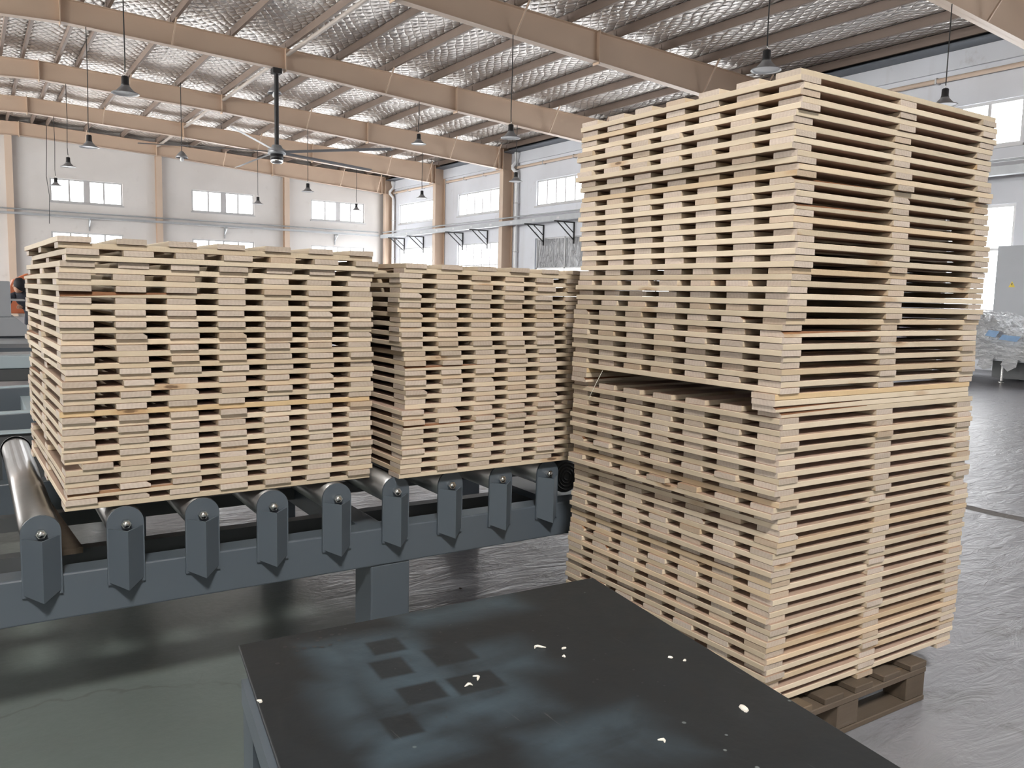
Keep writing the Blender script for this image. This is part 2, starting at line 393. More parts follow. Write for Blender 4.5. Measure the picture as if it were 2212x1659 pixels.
where = ['behind the camera', 'just behind the camera', 'over the camera', 'at the top right corner', 'crossing from the top edge to the tall stack', 'carrying the large fan', 'next behind the large fan',
         'just in front of the end frame', 'set against the far wall']
for y, wh in zip(FRAMES, where):
    r = empty('roof_rafter', (0, y, 0)); struct(r, 'tan steel roof rafter '+wh)
    xk = [XL+.3, RIDGE-5.4, RIDGE, RIDGE+5.4, XR-.3]
    top = [(x, roof_top(x)) for x in xk]; bot = [(x, roof_top(x)-raf_depth(x)) for x in xk]
    for i in range(4):
        MB().prism([top[i], top[i+1], bot[i+1], bot[i]], -.006, .006).build('web', 'tan', r)
        for nm, L, dz, mat in (('top_flange', top, -.006, 'tan'), ('bottom_flange', bot, .006, 'cream')):
            (x0, z0), (x1, z1) = L[i], L[i+1]
            MB().prism([(x0, z0-.006+dz), (x1, z1-.006+dz), (x1, z1+.006+dz), (x0, z0+.006+dz)], -.11, .11).build(nm, mat, r)
    for x in (RIDGE, RIDGE+5.42, 12.85, XR-.75, RIDGE-5.42, -8.65):
        h = roof_top(x); d = raf_depth(x)
        MB().box(x-.012, x+.012, -.12, .12, h-d-.05, h+.03).build('splice_plate', 'tan', r)
    MB().box(XR-.56, XR-.54, -.13, .13, roof_top(XR)-raf_depth(XR)-.03, roof_top(XR)-.02).build('end_plate', 'tan', r); MB().box(XR-.54, XR-.02, -.02, .02, roof_top(XR)-raf_depth(XR)-.03, roof_top(XR)-.02).build('haunch', 'tan', r)
    for x in (4.59, 10.47, 16.35, 18.4):
        z = roof_top(x); d = raf_depth(x)
        for sg in (-1, 1):
            if y+sg*.5 > YF-.2: continue
            MB().bar((x, sg*.10, z-d+.02), (x+.02, sg*.62, z+.02), .035, .035).build('fly_brace', 'tan', r)
for j, (ya, yb) in enumerate(zip(FRAMES[2:-1], FRAMES[3:])):
    x = RIDGE+5.42
    o = MB().tube([(x+.04, ya+.12, roof_top(x)-.16), (x+.04, yb-.12, roof_top(x)-.16)], .055, 10).build('roof_strut', 'strut')
    struct(o, 'pale round strut tying two rafters, %s bay of the roof' % ORD[j])
# columns
for y in [8.5]+FRAMES[4:]:
    c = empty('steel_column', (XR-.02, y, 0)); struct(c, 'tan steel column against the right wall at the rafter %d metres away' % round(y))
    h = roof_top(XR)-.1
    MB().box(-.53, -.51, -.13, .13, 0, h-.6).build('inner_flange', 'cream', c); MB().box(-.51, -.02, -.006, .006, 0, h).build('web', 'tan', c); MB().box(-.02, 0, -.13, .13, 0, h).build('outer_flange', 'tan', c)
    MB().box(-.56, -.5, -.14, .14, h-.62, h-.6).build('cap_plate', 'cream', c)
for x, t in ((-10.3, 'far left'), (-4.3, 'left of the machines'), (1.7, 'behind the left machines'), (7.62, 'below the fan'), (13.6, 'between the middle and right windows')):
    c = empty('wall_column', (x, YF, 0)); struct(c, 'slim tan column on the far wall, '+t)
    h = roof_top(x)-.56
    MB().box(-.13, .13, -.27, -.255, 0, h).build('inner_flange', 'cream', c); MB().box(-.006, .006, -.255, -.02, 0, h).build('web', 'tan', c); MB().box(-.13, .13, -.02, 0, 0, h).build('outer_flange', 'tan', c)
# eaves: dark sheet gutter, concrete ring beam, pipes
g = MB().prism([(XR-.5, 7.30), (XR-.5, 7.33), (XR-.02, 7.33), (XR-.02, 7.55), (XR, 7.55), (XR, 7.28)], YB, YF).build('trim_1', 'gutter'); struct(g, 'dark sheet gutter under the eaves of the right wall')
g = MB().box(XR-.08, XR, YB, YF-.3, 6.86, 7.28).build('trim_2', 'wallright'); struct(g, 'stained concrete ring beam along the top of the right wall')
for a, b, t in ((36.3, 41.4, 'at the far corner'), (30.3, 35.7, 'in the second bay'), (23.5, 29.7, 'left of the tall stack'), (9.3, 16.0, 'right of the tall stack')):
    o = empty('eaves_pipe', (XR, a, 6.66)); MB().tube([(-.12, 0, 0), (-.12, b-a, 0)], .055, 10).build('pipe', 'cream', o)
    for q in range(4): MB().box(-.18, -.004, .1+q*(b-a-.24)/3, .14+q*(b-a-.24)/3, -.07, .07).build('pipe_clip', 'frame', o)
    tag(o, 'cream pipe running under the eaves '+t, 'pipe', 'eaves pipes on the right wall')
for y, t in ((41.45, 'in the far corner'), (29.45, 'beside the column left of the tall stack')):
    d = empty('downpipe', (XR-.14, y, 0)); tag(d, 'white rainwater downpipe with hopper head '+t, 'pipe', 'white downpipes')
    MB().tube([(0, 0, .05), (0, 0, 6.35), (-.02, .02, 6.45), (-.16, .1, 6.62), (-.16, .1, 6.72), (-.02, .02, 6.9), (0, 0, 7.0)], .07, 10).build('pipe', 'white', d)
    MB().lathe([(.06, 6.98), (.09, 7.02), (.13, 7.2), (.13, 7.27), (.12, 7.27), (.08, 7.04)], n=16).build('hopper_head', 'white', d)
    for z in (1.5, 3.2, 5.2): MB().box(-.085, .12, -.085, .085, z, z+.03).build('pipe_clip', 'frame', d)

# galvanised trunking around both walls
o = empty('cable_trunking', (0, 0, 0)); tag(o, 'galvanised cable trunking along the far wall between the window rows', 'trunking')
MB().box(XL+.3, XR-.90, YF-.47, YF-.31, 4.33, 4.42).build('trough', 'galv', o); MB().tube([(XL+.3, YF-.35, 4.56), (XR-.90, YF-.35, 4.56)], .03, 8).build('conduit', 'galv', o)
for x in (-6, -1, 4.7, 10.6, 16.2): MB().bar((x, YF-.04, 4.0), (x, YF-.43, 4.27), .04, .04).box(x-.02, x+.02, YF-.47, YF-.02, 4.27, 4.329).box(x-.02, x+.02, YF-.04, YF-.001, 3.8, 4.27).build('bracket', 'galv', o)
o = empty('cable_trunking', (0, 0, 0)); tag(o, 'galvanised cable trunking along the right wall on black brackets', 'trunking')
MB().box(XR-.86, XR-.66, YB+1, YF-.5, 4.24, 4.42).build('trough', 'galv', o); MB().tube([(XR-.70, YB+1, 4.56), (XR-.70, YF-.5, 4.56)], .03, 8).build('conduit', 'galv', o)
for j in range(19): MB().box(XR-.865, XR-.86, 11+j*1.6, 11.18+j*1.6, 4.29, 4.37).build('sticker', 'frame', o)
for i, y in enumerate((40.3, 38.1, 34.1, 31.9, 27.6, 25.6, 20.5, 18.5, 11.5)):
    o = empty('wall_bracket', (XR, y, 0)); tag(o, 'black triangular steel wall bracket, %s from the far corner' % ORD[i], 'bracket', 'black brackets under the right trunking')
    MB().box(-.95, 0, -.025, .025, 4.19, 4.235).build('arm', 'black', o); MB().box(-.05, 0, -.025, .025, 3.42, 4.19).build('upright', 'black', o)
    MB().bar((-.8, 0, 4.19), (-.03, 0, 3.56), .035, .035).build('diagonal', 'black', o); MB().bar((-.5, 0, 4.19), (-.03, 0, 3.82), .03, .03).build('inner_diagonal', 'black', o)

# boarded opening with a plastic sheet, left of the tall stack
k = NT('grey_polythene_sheet'); v = k.obj()
w_ = k.noise(k.mapv(v, (1, 1.4, .5), rot=(.6, 0, 0)), 3.0, 3, .5, 1.5)
k.base(k.mix(w_, (.17, .175, .185, 1), (.28, .285, .30, 1)), .18, 0, .8); k.bump(w_, .9, .12); M['sheet'] = k.m
o = empty('sheeted_window', (0, 0, 0)); struct(o, 'window covered with grey polythene above a bright lower pane')
MB().box(XR+.06, XR+.08, 24.45, 28.15, 2.55, 3.68).build('polythene_sheet', 'sheet', o); MB().box(XR+.06, XR+.08, 24.45, 28.15, 1.35, 2.5).build('pane', 'pane', o)
fr = MB(); 
for a in (24.4, 26.2, 28.1): fr.box(XR+.04, XR+.1, a, a+.06, 1.3, 3.72)
fr.box(XR+.04, XR+.1, 24.4, 28.2, 2.5, 2.55).box(XR+.04, XR+.1, 24.4, 28.2, 3.67, 3.72); fr.build('window_frame', 'frame', o)

# ---------------------------------------------------------------- pallets
TH, BW, LW, LD = .0180, .092, 1.04, 1.09      # board thickness, width; pallet length along stringers, along deck boards
def board_mesh(name, L, w, seed, mats, wane=0, sweep=0):
    """a sawn board along local X, centred, lying on z=0"""
    r = random.Random(seed); n = 5; mb = MB(); vs = []
    bow = r.uniform(-.002, .002)
    for i in range(n+1):
        t = i/n; x = -L/2 + L*t
        e = bow*math.sin(math.pi*t)
        wl = w/2 + r.uniform(-.0009, .0009); wr = w/2 + r.uniform(-.0009, .0009)
        cut = wane*(1-t/.42) if wane and t < .42 else .0012
        cut = max(cut, .0012)
        q_ = r.uniform(0, .0007)
        vs += [(x, -wl+e+.001, 0), (x, wr+e-.001, 0), (x, wr+e, .0012), (x, wr+e, TH-.0014-q_), (x, wr+e-.0014, TH-.0002), (x, -wl+e+cut*1.6, TH-.0002), (x, -wl+e, TH-cut-q_), (x, -wl+e, .0012)]
    fs = []; mi = []
    for i in range(n):
        for j in range(8):
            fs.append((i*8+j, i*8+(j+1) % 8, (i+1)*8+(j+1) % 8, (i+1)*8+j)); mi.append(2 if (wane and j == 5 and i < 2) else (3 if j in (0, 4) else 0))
    fs += [tuple(range(7, -1, -1)), tuple(n*8+j for j in range(8))]; mi += [1, 1]
    for f, m_ in zip(fs, mi): mb.f.append(f); mb.mi.append(m_); mb.sm.append(False)
    mb.v = vs
    return mb.mesh(name, mats)
wm = ['side', 'end', 'bark', 'face']
DECK = [board_mesh('deck_board', LD+R.uniform(-.003, .003), BW+R.uniform(-.004, .003), 100+i, wm, wane=(.008 if i == 3 else 0)) for i in range(9)]
STR = [board_mesh('stringer', LW+R.uniform(-.003, .003), BW+R.uniform(-.003, .003), 200+i, wm, wane=(.009 if i == 4 else 0)) for i in range(9)]
AMB = board_mesh('stringer', LW, BW, 300, ['amber', 'end', 'bark', 'face']); BARK = board_mesh('stringer', LW, BW, 301, wm, wane=.016)
def pallet(name, loc, rz, label, group, special=None, slip=None, rnd=R):
    """local x along the stringers, y along the deck boards; origin at the near lower-left corner"""
    p = empty(name, loc, rz); tag(p, label, 'pallet', group)
    for j in range(3):
        me = rnd.choice(STR)
        if special and j == 0: me = special
        o = bpy.data.objects.new('stringer', me); COL.objects.link(o); o.parent = p
        o.location = (LW/2 + rnd.uniform(-.004, .004), BW/2 + j*(LD-BW)/2 + rnd.uniform(-.003, .003), 0)
        o.rotation_euler = (0, 0, rnd.uniform(-.0025, .0025) + (math.pi if rnd.random() < .4 and not special else 0))
    for i in range(7):
        o = bpy.data.objects.new('deck_board', rnd.choice(DECK)); COL.objects.link(o); o.parent = p
        dx = slip[1] if slip and slip[0] == i else rnd.uniform(-.003, .003)
        o.location = (BW/2 + i*(LW-BW)/6 + dx, LD/2 - .006 + rnd.uniform(-.006, .006), .01865)
        o.rotation_euler = (0, 0, math.pi/2 + rnd.uniform(-.003, .003) + (math.pi if rnd.random() < .5 else 0))
    return p

# left stack on the conveyor, top to bottom
ROLL_TOP = .747
left_dx = [.005, .025, .010, .000, .002, .000, .000, .002, .003, -.001, .001, .013, .0, .004, -.003, .001, -.003, -.001, .004, .003, .003, .003, -.003]
n = len(left_dx)
for i, dx in enumerate(left_dx):
    sp_ = {4: BARK, 14: AMB}.get(i); sl = {19: (0, .045), 12: (1, .018)}.get(i)
    pallet('pallet', (.232+dx, 2.893+R.uniform(-.006, .006), ROLL_TOP+(n-1-i)*.0373), math.radians(1.5)+R.uniform(-.004, .004),
           'pale new pine pallet, %s from the top of the left stack on the rollers' % ORD[i], 'pallets of the left stack', sp_, sl)
# middle stack
mid_dx = [.028, .007, .011, .004, .007, .015, .013, .015, .017, .032, .033, .033, .034, .035, .036, .012, .010, .006, .004, .007, .003, -.002]
n = len(mid_dx)
for i, dx in enumerate(mid_dx):
    lo = i >= 15
    pallet('pallet', (1.36+dx, 2.862+(0 if lo else .022)+R.uniform(-.006, .006)-(.016 if lo and i > 15 else 0), ROLL_TOP+(n-1-i)*.0373), math.radians(.8)+R.uniform(-.005, .005),
           'pale new pine pallet, %s from the top of the middle stack on the rollers' % ORD[i], 'pallets of the middle stack')
# tall stack: near corner at (2.06, 1.655); turned a quarter, so local x runs along world -y..+y
FP_H = .153
lo_dx = [-.001, .004, -.004, -.003, -.008, .001, -.013, .008, -.011, .022, .022, .017, .009, .004, .010, .008, .005, -.005, -.002, -.005, -.006, -.010, -.006, -.007, -.009, -.007]
up_dx = [-.006, -.003, .002, -.012, -.002, -.011, .001, .011, .008, .007, .011, .010, .012, .013, .012, .014, -.002, .004, -.003, -.004, -.007, -.012, -.004, -.005, -.006]
def tall(i, n, dx, z0, pitch, pack, special=None):
    # local x -> world +y, local y -> world -x : rotate +90 deg, origin at the far right near corner
    pallet('pallet', (2.06+dx+LD, 1.655+R.uniform(-.006, .006), z0+(n-1-i)*pitch), math.pi/2+R.uniform(-.004, .004),
           'pale new pine pallet, %s from the top in the %s pack of the tall stack' % (ORD[i], pack), 'pallets of the tall stack', special)
for i, dx in enumerate(lo_dx): tall(i, 26, dx, FP_H, .0372, 'lower', AMB if i == 8 else None)
LOW_TOP = FP_H + 25*.0372 + .0367
SP_T = .0188
for k in range(3):
    for y, t in ((1.66, 'near'), (2.585, 'far')):
        o = bpy.data.objects.new('spacer_board', DECK[k+1] if k else board_mesh('spacer_board', LD, BW, 400, ['amber', 'end', 'bark', 'face'])); COL.objects.link(o)
        o.location = (2.04+R.uniform(-.004, .004)+LD/2+.0, y+BW/2, LOW_TOP+.0006+(2-k)*SP_T); o.rotation_euler = (0, 0, R.uniform(-.003, .003))
        tag(o, '%s pine spacer board of three at the %s edge between the packs' % (('top', 'middle', 'bottom')[k], t), 'board', 'spacer boards between the packs')
UP0 = LOW_TOP + 3*SP_T + .001
for i, dx in enumerate(up_dx): tall(i, 25, dx, UP0, .0384, 'upper', AMB if i == 4 else None)
# straw between the packs
o = MB().tube([(2.045, 2.49, 1.175), (2.03, 2.505, 1.13), (2.02, 2.53, 1.075), (2.025, 2.545, 1.06)], .0012, 5).build('wood_splinter', 'chip'); tag(o, 'thin pale splinter hanging between the two packs of the tall stack', 'splinter')

# old pallet on the floor under the tall stack
fp = empty('base_pallet', (2.0, 1.62, 0)); tag(fp, 'old wooden pallet, shade darkened into its colour, carrying the tall stack on the floor', 'pallet')
PW, PD = .92, .98
def oldboard(name, x0, x1, y0, y1, z0, z1):
    o = MB().box(-(x1-x0)/2, (x1-x0)/2, -(y1-y0)/2, (y1-y0)/2, -(z1-z0)/2, (z1-z0)/2).build(name, 'old', fp, ((x0+x1)/2, (y0+y1)/2, (z0+z1)/2)); return bevel(o, .003, 1)
for j, y in enumerate((0, (PD-.1)/2, PD-.1)):
    oldboard('bottom_board', 0, PW, y, y+.1, 0, .02); oldboard('stringer_board', 0, PW, y, y+.1, .108, .13)
    for x in (0, PW/2-.06, PW-.12): oldboard('block', x+.006, x+.12, y+.004, y+.096, .02, .108)
for i in range(6):
    x = i*(PW-.1)/5; oldboard('deck_board', x, x+.1, 0, PD, .13, FP_H-.0005)

# ---------------------------------------------------------------- roller conveyor
cv = empty('roller_conveyor', (0, 2.9, 0)); tag(cv, 'blue grey steel roller conveyor carrying two pallet stacks', 'conveyor')
RP, RX0, RZ, RR = .2405, .163, .690, .0565
NL, NR = -4, 8
YBK = 1.55
bm_ = MB().box(RX0+NL*RP-.15, 2.62, .0, .10, .40, .548).build('side_beam', 'conv', cv); bevel(bm_, .006)
bm_ = MB().box(RX0+NL*RP-.15, 2.62, YBK-.1, YBK, .40, .548).build('side_beam', 'conv', cv); bevel(bm_, .006)
for x in (-.9, 1.27, 2.42):
    for y in (.0, YBK-.17):
        bevel(MB().box(x, x+.165, y+.005, y+.165, .012, .40).build('leg', 'conv', cv), .006); MB().box(x-.04, x+.205, y-.03, y+.2, 0, .012).build('foot_plate', 'conv', cv)
    bevel(MB().box(x+.03, x+.13, .10, YBK-.1, .41, .51).build('cross_member', 'conv', cv), .005)
MB().box(RX0+NL*RP, 2.5, .42, .48, .44, .50).build('inner_rail', 'convdark', cv); MB().box(RX0+NL*RP, 2.5, 1.0, 1.06, .44, .50).build('inner_rail', 'convdark', cv)
def vmesh():
    mb = MB(); w, d, t = .056, .052, .005
    zt, zb = -.012, -.205
    a = [(-w, 0), (0, -d), (w, 0)]; b = [(-w+.006, .002), (0, -d+.008), (w-.006, .002)]
    top = [zt, zt-.004, zt]; bot = [zb+.016, zb-.006, zb+.02]
    vs = [(x, y, z) for (x, y), z in zip(a, top)] + [(x, y, z) for (x, y), z in zip(a, bot)] + [(x, y, z) for (x, y), z in zip(b, top)] + [(x, y, z) for (x, y), z in zip(b, bot)]
    fs = [(0, 3, 4, 1), (1, 4, 5, 2), (6, 7, 10, 9), (7, 8, 11, 10), (0, 1, 7, 6), (1, 2, 8, 7), (3, 9, 10, 4), (4, 10, 11, 5), (0, 6, 9, 3), (2, 5, 11, 8)]
    return mb.add(vs, fs)
def plate_poly():
    return [(-.056, -.20)] + [(-.056*math.cos(math.pi*t/12), .056*math.sin(math.pi*t/12)) for t in range(13)] + [(.056, -.20)]
ME_V = vmesh().mesh('bracket_guard', 'conv'); ME_P = MB().prism(plate_poly(), -.004, .004).mesh('end_plate', 'conv')
ME_R = MB().lathe([(.0, .012), (RR, .012), (RR, YBK-.03), (0, YBK-.03)], n=32, axis='Y').mesh('roller', 'steel')
hx = [(.0155*math.cos(math.pi*t/3), .0155*math.sin(math.pi*t/3)) for t in range(6)]
ME_B = MB().prism(hx, -.022, -.004).lathe([(0, -.026), (.009, -.026), (.011, -.022)], n=12, axis='Y').mesh('bolt', 'chrome')
ME_RING = MB().lathe([(RR+.006, YBK-.03), (RR+.006, YBK-.012), (RR-.02, YBK-.012)], n=28, axis='Y').mesh('bearing_ring', 'black')
for i in range(NL, NR+1):
    x = RX0+i*RP
    for nm, me in (('bracket_guard', ME_V), ('end_plate', ME_P)):
        o = bpy.data.objects.new(nm, me); COL.objects.link(o); o.parent = cv; o.location = (x, -.006, RZ)
    o = bpy.data.objects.new('end_plate', ME_P); COL.objects.link(o); o.parent = cv; o.location = (x, YBK+.004, RZ)
    ro = bpy.data.objects.new('roller', ME_R); COL.objects.link(ro); ro.parent = cv; ro.location = (x, 0, RZ)
    for nm, me in (('bolt', ME_B), ('bearing_ring', ME_RING)):
        b = bpy.data.objects.new(nm, me); COL.objects.link(b); b.parent = ro; b.location = (0, -.006 if nm == 'bolt' else 0, 0)
# drive motor at the right end
mo = MB().lathe([(0, 0), (.075, 0), (.08, .01), (.08, .2), (.07, .22), (.06, .34), (0, .34)], (2.32, .16, .62), 24, axis='Y'); mot = mo.build('drive_motor', 'convdark', cv)
g = MB()
for r_ in (.015, .03, .045, .06): g.lathe([(r_, -.002), (r_+.004, -.006), (r_+.008, -.002)], (2.32, .16, .62), 24, axis='Y')
g.build('fan_grille', 'black', mot)
MB().box(2.2, 2.44, .16, .6, .50, .53).build('motor_plate', 'conv', cv)

# timber offcut and crate lying under the left stack
o = MB().box(-.04, .04, -.4, .4, 0, .022).build('timber_offcut', 'old', None, (.25, 3.66, .501)); o.rotation_euler = (0, 0, .06); tag(o, 'short brown timber offcut lying on the rails under the left stack', 'offcut')

# ---------------------------------------------------------------- steel table in front
TZ = .76
def at_table(px, py):
    d = r2*((px-1106)/F_PX) + d2*((py-829.5)/F_PX) + fwd; t = (TZ-CAM_H)/d.z; return Vector((d.x*t, d.y*t, TZ))
def table_mat():
    k = NT('worn_dark_steel_top'); v = k.obj(); s = k.n('SeparateXYZ', {0: v})
    n1 = k.noise(v, 2.2, 5, .6, .5); n2 = k.noise(v, 14, 5, .65); n3 = k.noise(k.mapv(v, (1, 5, 1), rot=(0, 0, .3)), 2.0, 4, .6, .8)
    c = k.mix(n2, (.009, .0108, .0125, 1), (.019, .0225, .026, 1))
    c = k.mix(k.math('MULTIPLY', k.ss(n1, .55, .75), .6), c, (.025, .028, .030, 1))
    # blue-grey overspray with the outlines of parts that were sprayed here
    def boxd(cx, cy_, hx_, hy_, rot):
        dx = k.math('SUBTRACT', s.outputs[0], cx); dy = k.math('SUBTRACT', s.outputs[1], cy_)
        ca, sa = math.cos(rot), math.sin(rot)
        u = k.math('ADD', k.math('MULTIPLY', dx, ca), k.math('MULTIPLY', dy, sa)); w = k.math('SUBTRACT', k.math('MULTIPLY', dy, ca), k.math('MULTIPLY', dx, sa))
        return k.math('MAXIMUM', k.math('SUBTRACT', k.math('ABSOLUTE', u), hx_), k.math('SUBTRACT', k.math('ABSOLUTE', w), hy_))
    def loc(px, py): return at_table(px, py) - Vector((.422, 1.607, TZ))
    def rect(x0, y0, x1, y1):
        P = [loc((x0+x1)/2, y0), loc((x0+x1)/2, y1), loc(x0, (y0+y1)/2), loc(x1, (y0+y1)/2)]; c_ = (P[0]+P[1]+P[2]+P[3])/4
        return c_.x, c_.y, (P[3]-P[2]).length/2*.92, (P[1]-P[0]).length/2
    halo = None
    for q_ in ((770, 1370, 960, 1545), (870, 1465, 1160, 1560), (705, 1390, 760, 1470), (725, 1470, 790, 1600), (800, 1570, 1000, 1630), (1010, 1395, 1150, 1450), (860, 1310, 1130, 1330), (1150, 1560, 1450, 1655)):
        d = k.math('SUBTRACT', 1.0, k.ss(k.math('ADD', boxd(*rect(*q_), -.08), k.math('MULTIPLY_ADD', n3, .10, -.05)), -.035, .06)); halo = d if halo is None else k.math('MAXIMUM', halo, d)
    halo = k.math('MULTIPLY', halo, k.ss(k.math('ADD', n1, k.math('MULTIPLY', n3, .5)), .42, .95))
    for q_ in ((795, 1382, 872, 1410), (805, 1424, 885, 1461), (862, 1478, 962, 1515), (970, 1455, 1085, 1492), (920, 1395, 1025, 1432), (830, 1545, 905, 1590)):
        halo = k.math('MULTIPLY', halo, k.math('MULTIPLY_ADD', k.ss(boxd(*rect(*q_), -.08), -.004, .007), .92, .08))
    c = k.mix(k.math('MULTIPLY', halo, .9), c, (.060, .090, .115, 1))
    sc = k.ss(k.noise(k.mapv(v, (60, 4, 1), rot=(0, 0, .9)), 1.0, 3, .7), .70, .76)
    c = k.mix(k.math('MULTIPLY', sc, .30), c, (.16, .16, .155, 1))
    vo = k.n('TexVoronoi'); k.set(vo.inputs['Vector'], v); vo.inputs['Scale'].default_value = 16
    spots = k.math('MULTIPLY', k.math('SUBTRACT', 1.0, k.ss(vo.outputs['Distance'], .055, .075)), k.ss(k.noise(v, 2.6, 1), .56, .6))
    c = k.mix(k.math('MULTIPLY', spots, .55), c, (.22, .25, .25, 1))
    k.base(c, k.math('MULTIPLY_ADD', n2, .2,   .42), 0, .3); k.bump(k.math('ADD', n2, k.noise(v, 60, 3)), .12, .003); return k.m
M['tabletop'] = table_mat()
tb = empty('steel_table', (.422, 1.607, 0)); tag(tb, 'dark scuffed steel plate work table in the foreground', 'table')
side = Vector((-.138, -1.0)); back = Vector((.864, -.031))
q = [Vector((0, 0)), back, back+side*1.45, side*1.45]
bevel(MB().add([(p.x, p.y, z) for z in (TZ-.010, TZ) for p in q], [(3, 2, 1, 0), (4, 5, 6, 7), (0, 1, 5, 4), (1, 2, 6, 5), (2, 3, 7, 6), (3, 0, 4, 7)]).build('table_top', 'tabletop', tb), .002)
ins = .012
def tp(u, w): return back*u + side*w
for (a, b) in (((.01, .13), (.01, 1.40)), ((.99, .02), (.99, 1.40)), ((.02, .14), (.98, .14)), ((.02, 1.40), (.98, 1.40))):
    A, B = tp(*a), tp(*b); MB().bar((A.x, A.y, TZ-.034), (B.x, B.y, TZ-.034), .04, .046).build('apron', 'conv', tb)
for u, w in ((.01, .15), (.975, .06), (.01, 1.38), (.975, 1.38)):
    A = tp(u, w); MB().box(A.x-.012, A.x+.045, A.y-.03, A.y+.03, .006, TZ-.057).build('leg', 'conv', tb); MB().box(A.x-.04, A.x+.07, A.y-.05, A.y+.05, 0, .006).build('foot_plate', 'conv', tb)
hm = MB()
def hole(x, y, r_):
    hm.add([(x+r_*math.cos(a*math.pi/5), y+r_*math.sin(a*math.pi/5), TZ+.0006) for a in range(10)], [tuple(range(10))])
for x, y, r_ in ((.075, -.055, .0045), (.09, -.065, .004), (.105, -.08, .0045), (.09, -.085, .0035), (.125, -.083, .0045), (.137, -.092, .0045), (.155, -.09, .0045), (.178, -.078, .004), (.14, -.058, .004), (.15, -.048, .004),
              (.175, -.045, .0045), (.19, -.05, .0035), (.04, -.12, .0045), (.21, -.03, .003), (.11, -.03, .003), (.16, -.018, .003)): hole(x, y, r_)
for _ in range(60): hole(R.uniform(.16, .62), R.uniform(-.62, -.04), R.uniform(.0012, .0026))
ho = hm.build('drill_holes', 'black', tb); ho['kind'] = 'stuff'
for i, (px, py, ln, t) in enumerate(((1165, 1400, .022, 'curled pale wood chip beside the middle of the table'), (1218, 1402, .010, 'small pale chip right of the curled one'), (1029, 1466, .018, 'crooked pale shaving on the blue overspray'),
        (1012, 1482, .014, 'thin pale shaving below the crooked one'), (1607, 1533, .016, 'round white pebble-like chip near the right table edge'), (560, 1517, .010, 'tiny pale chip on the left table edge'),
        (1218, 1400+20, .006, 'speck of pale wood near the curled chip'), (1448, 1422, .008, 'pale fleck towards the tall stack'), (1478, 1428, .006, 'smaller pale fleck towards the tall stack'), (1430, 1602, .012, 'frayed pale chip low on the table'))):
    p = at_table(px, py); mb = MB(); pts = [(ln*(a/4-.5), ln*.35*math.sin(a*1.1+i), .0018) for a in range(5)]
    o = mb.tube(pts, [.001, .0024, .0028, .0022, .001] if i != 4 else [.003, .005, .0055, .005, .003], 6).build('wood_chip', 'chip', None, p); o.rotation_euler = (0, 0, i*.9); tag(o, t, 'wood chip', 'chips on the table')

# ---------------------------------------------------------------- pendant lamps
ME_L = {'lamp_housing': MB().lathe([(0, .30), (.045, .30), (.06, .285), (.062, .17), (.07, .155), (.07, .14), (0, .14)], n=20).mesh('lamp_housing', 'black'),
        'lamp_shade': MB().lathe([(.068, .142), (.09, .11), (.15, .045), (.225, .012), (.228, 0)], n=28).lathe([(.226, 0), (.222, .01), (.147, .042), (.087, .106), (.06, .138)], n=28, mi=1).mesh('lamp_shade', ['lampgrey', 'white']),
        'lamp_glass': MB().lathe([(.20, .016), (.0, .016)], n=24).mesh('lamp_glass', 'white'), 'hook': MB().tube([(0, 0, .30), (.012, 0, .33), (0, 0, .36)], .006, 6).mesh('hook', 'chrome')}
def lamp(x, y, z, label):
    l = empty('pendant_lamp', (x, y, z)); tag(l, label, 'lamp', 'black and grey high bay pendant lamps')
    for nm, me in ME_L.items(): o = bpy.data.objects.new(nm, me); COL.objects.link(o); o.parent = l
    top = roof_top(x)-raf_depth(x)-z; sw = R.uniform(-.02, .02)
    MB().tube([(0, 0, .355), (sw, 0, .6), (-sw*.5, 0, top*.6), (0, 0, top)], .011, 6).build('cord', 'flex', l)
for x, y, z, t in ((2.44, 16.2, 4.75, 'largest dangling pendant lamp at the upper left'), (2.64, 23.1, 4.76, 'pendant lamp second from the left edge row front'), (2.81, 29.9, 5.07, 'pendant lamp third in the left row before the white wall'),
        (2.94, 35.9, 5.06, 'small pendant lamp seen against the left far window'), (10.4, 16.2, 4.95, 'pendant lamp hanging left of the tall stack, nearest in the middle row'), (11.55, 23.1, 5.87, 'pendant lamp hung short between two rafters right of the fan'),
        (10.51, 29.9, 4.97, 'small pendant lamp just right below the fan blades'), (10.45, 35.9, 4.98, 'tiny pendant lamp at the second far window'), (10.28, 8.9, 4.92, 'large pendant lamp just above the tall stack'),
        (15.12, 8.9, 5.08, 'large pendant lamp right of the tall stack before the right window'), (15.07, 23.1, 5.09, 'pale pendant lamp in front of the column left of the tall stack'), (15.12, 29.9, 5.11, 'small pendant lamp before the second right wall window'),
        (14.87, 35.9, 5.04, 'tiny pendant lamp before the far window nearest the corner')): lamp(x, y, z, t)
for x, y, z, t in ((7.53, 24.17, 6.95, 'old enamel reflector lamp with bare bulb above the fan'), (6.06, 29.3, 5.62, 'old enamel reflector lamp with bare bulb near the far wall')):
    l = empty('reflector_lamp', (x, y, z)); tag(l, t, 'lamp', 'old reflector lamps')
    MB().lathe([(.03, .22), (.06, .2), (.16, .08), (.2, 0), (.19, 0), (.15, .07), (.05, .18)], n=20).build('reflector', 'lampgrey', l)
    MB().lathe([(0, -.12), (.05, -.1), (.065, -.05), (.04, .03), (.03, .1)], n=14).build('bulb', 'white', l)
    MB().tube([(0, 0, .2), (0, 0, roof_top(x)+.002-z)], .012, 6).build('cord', 'flex', l)

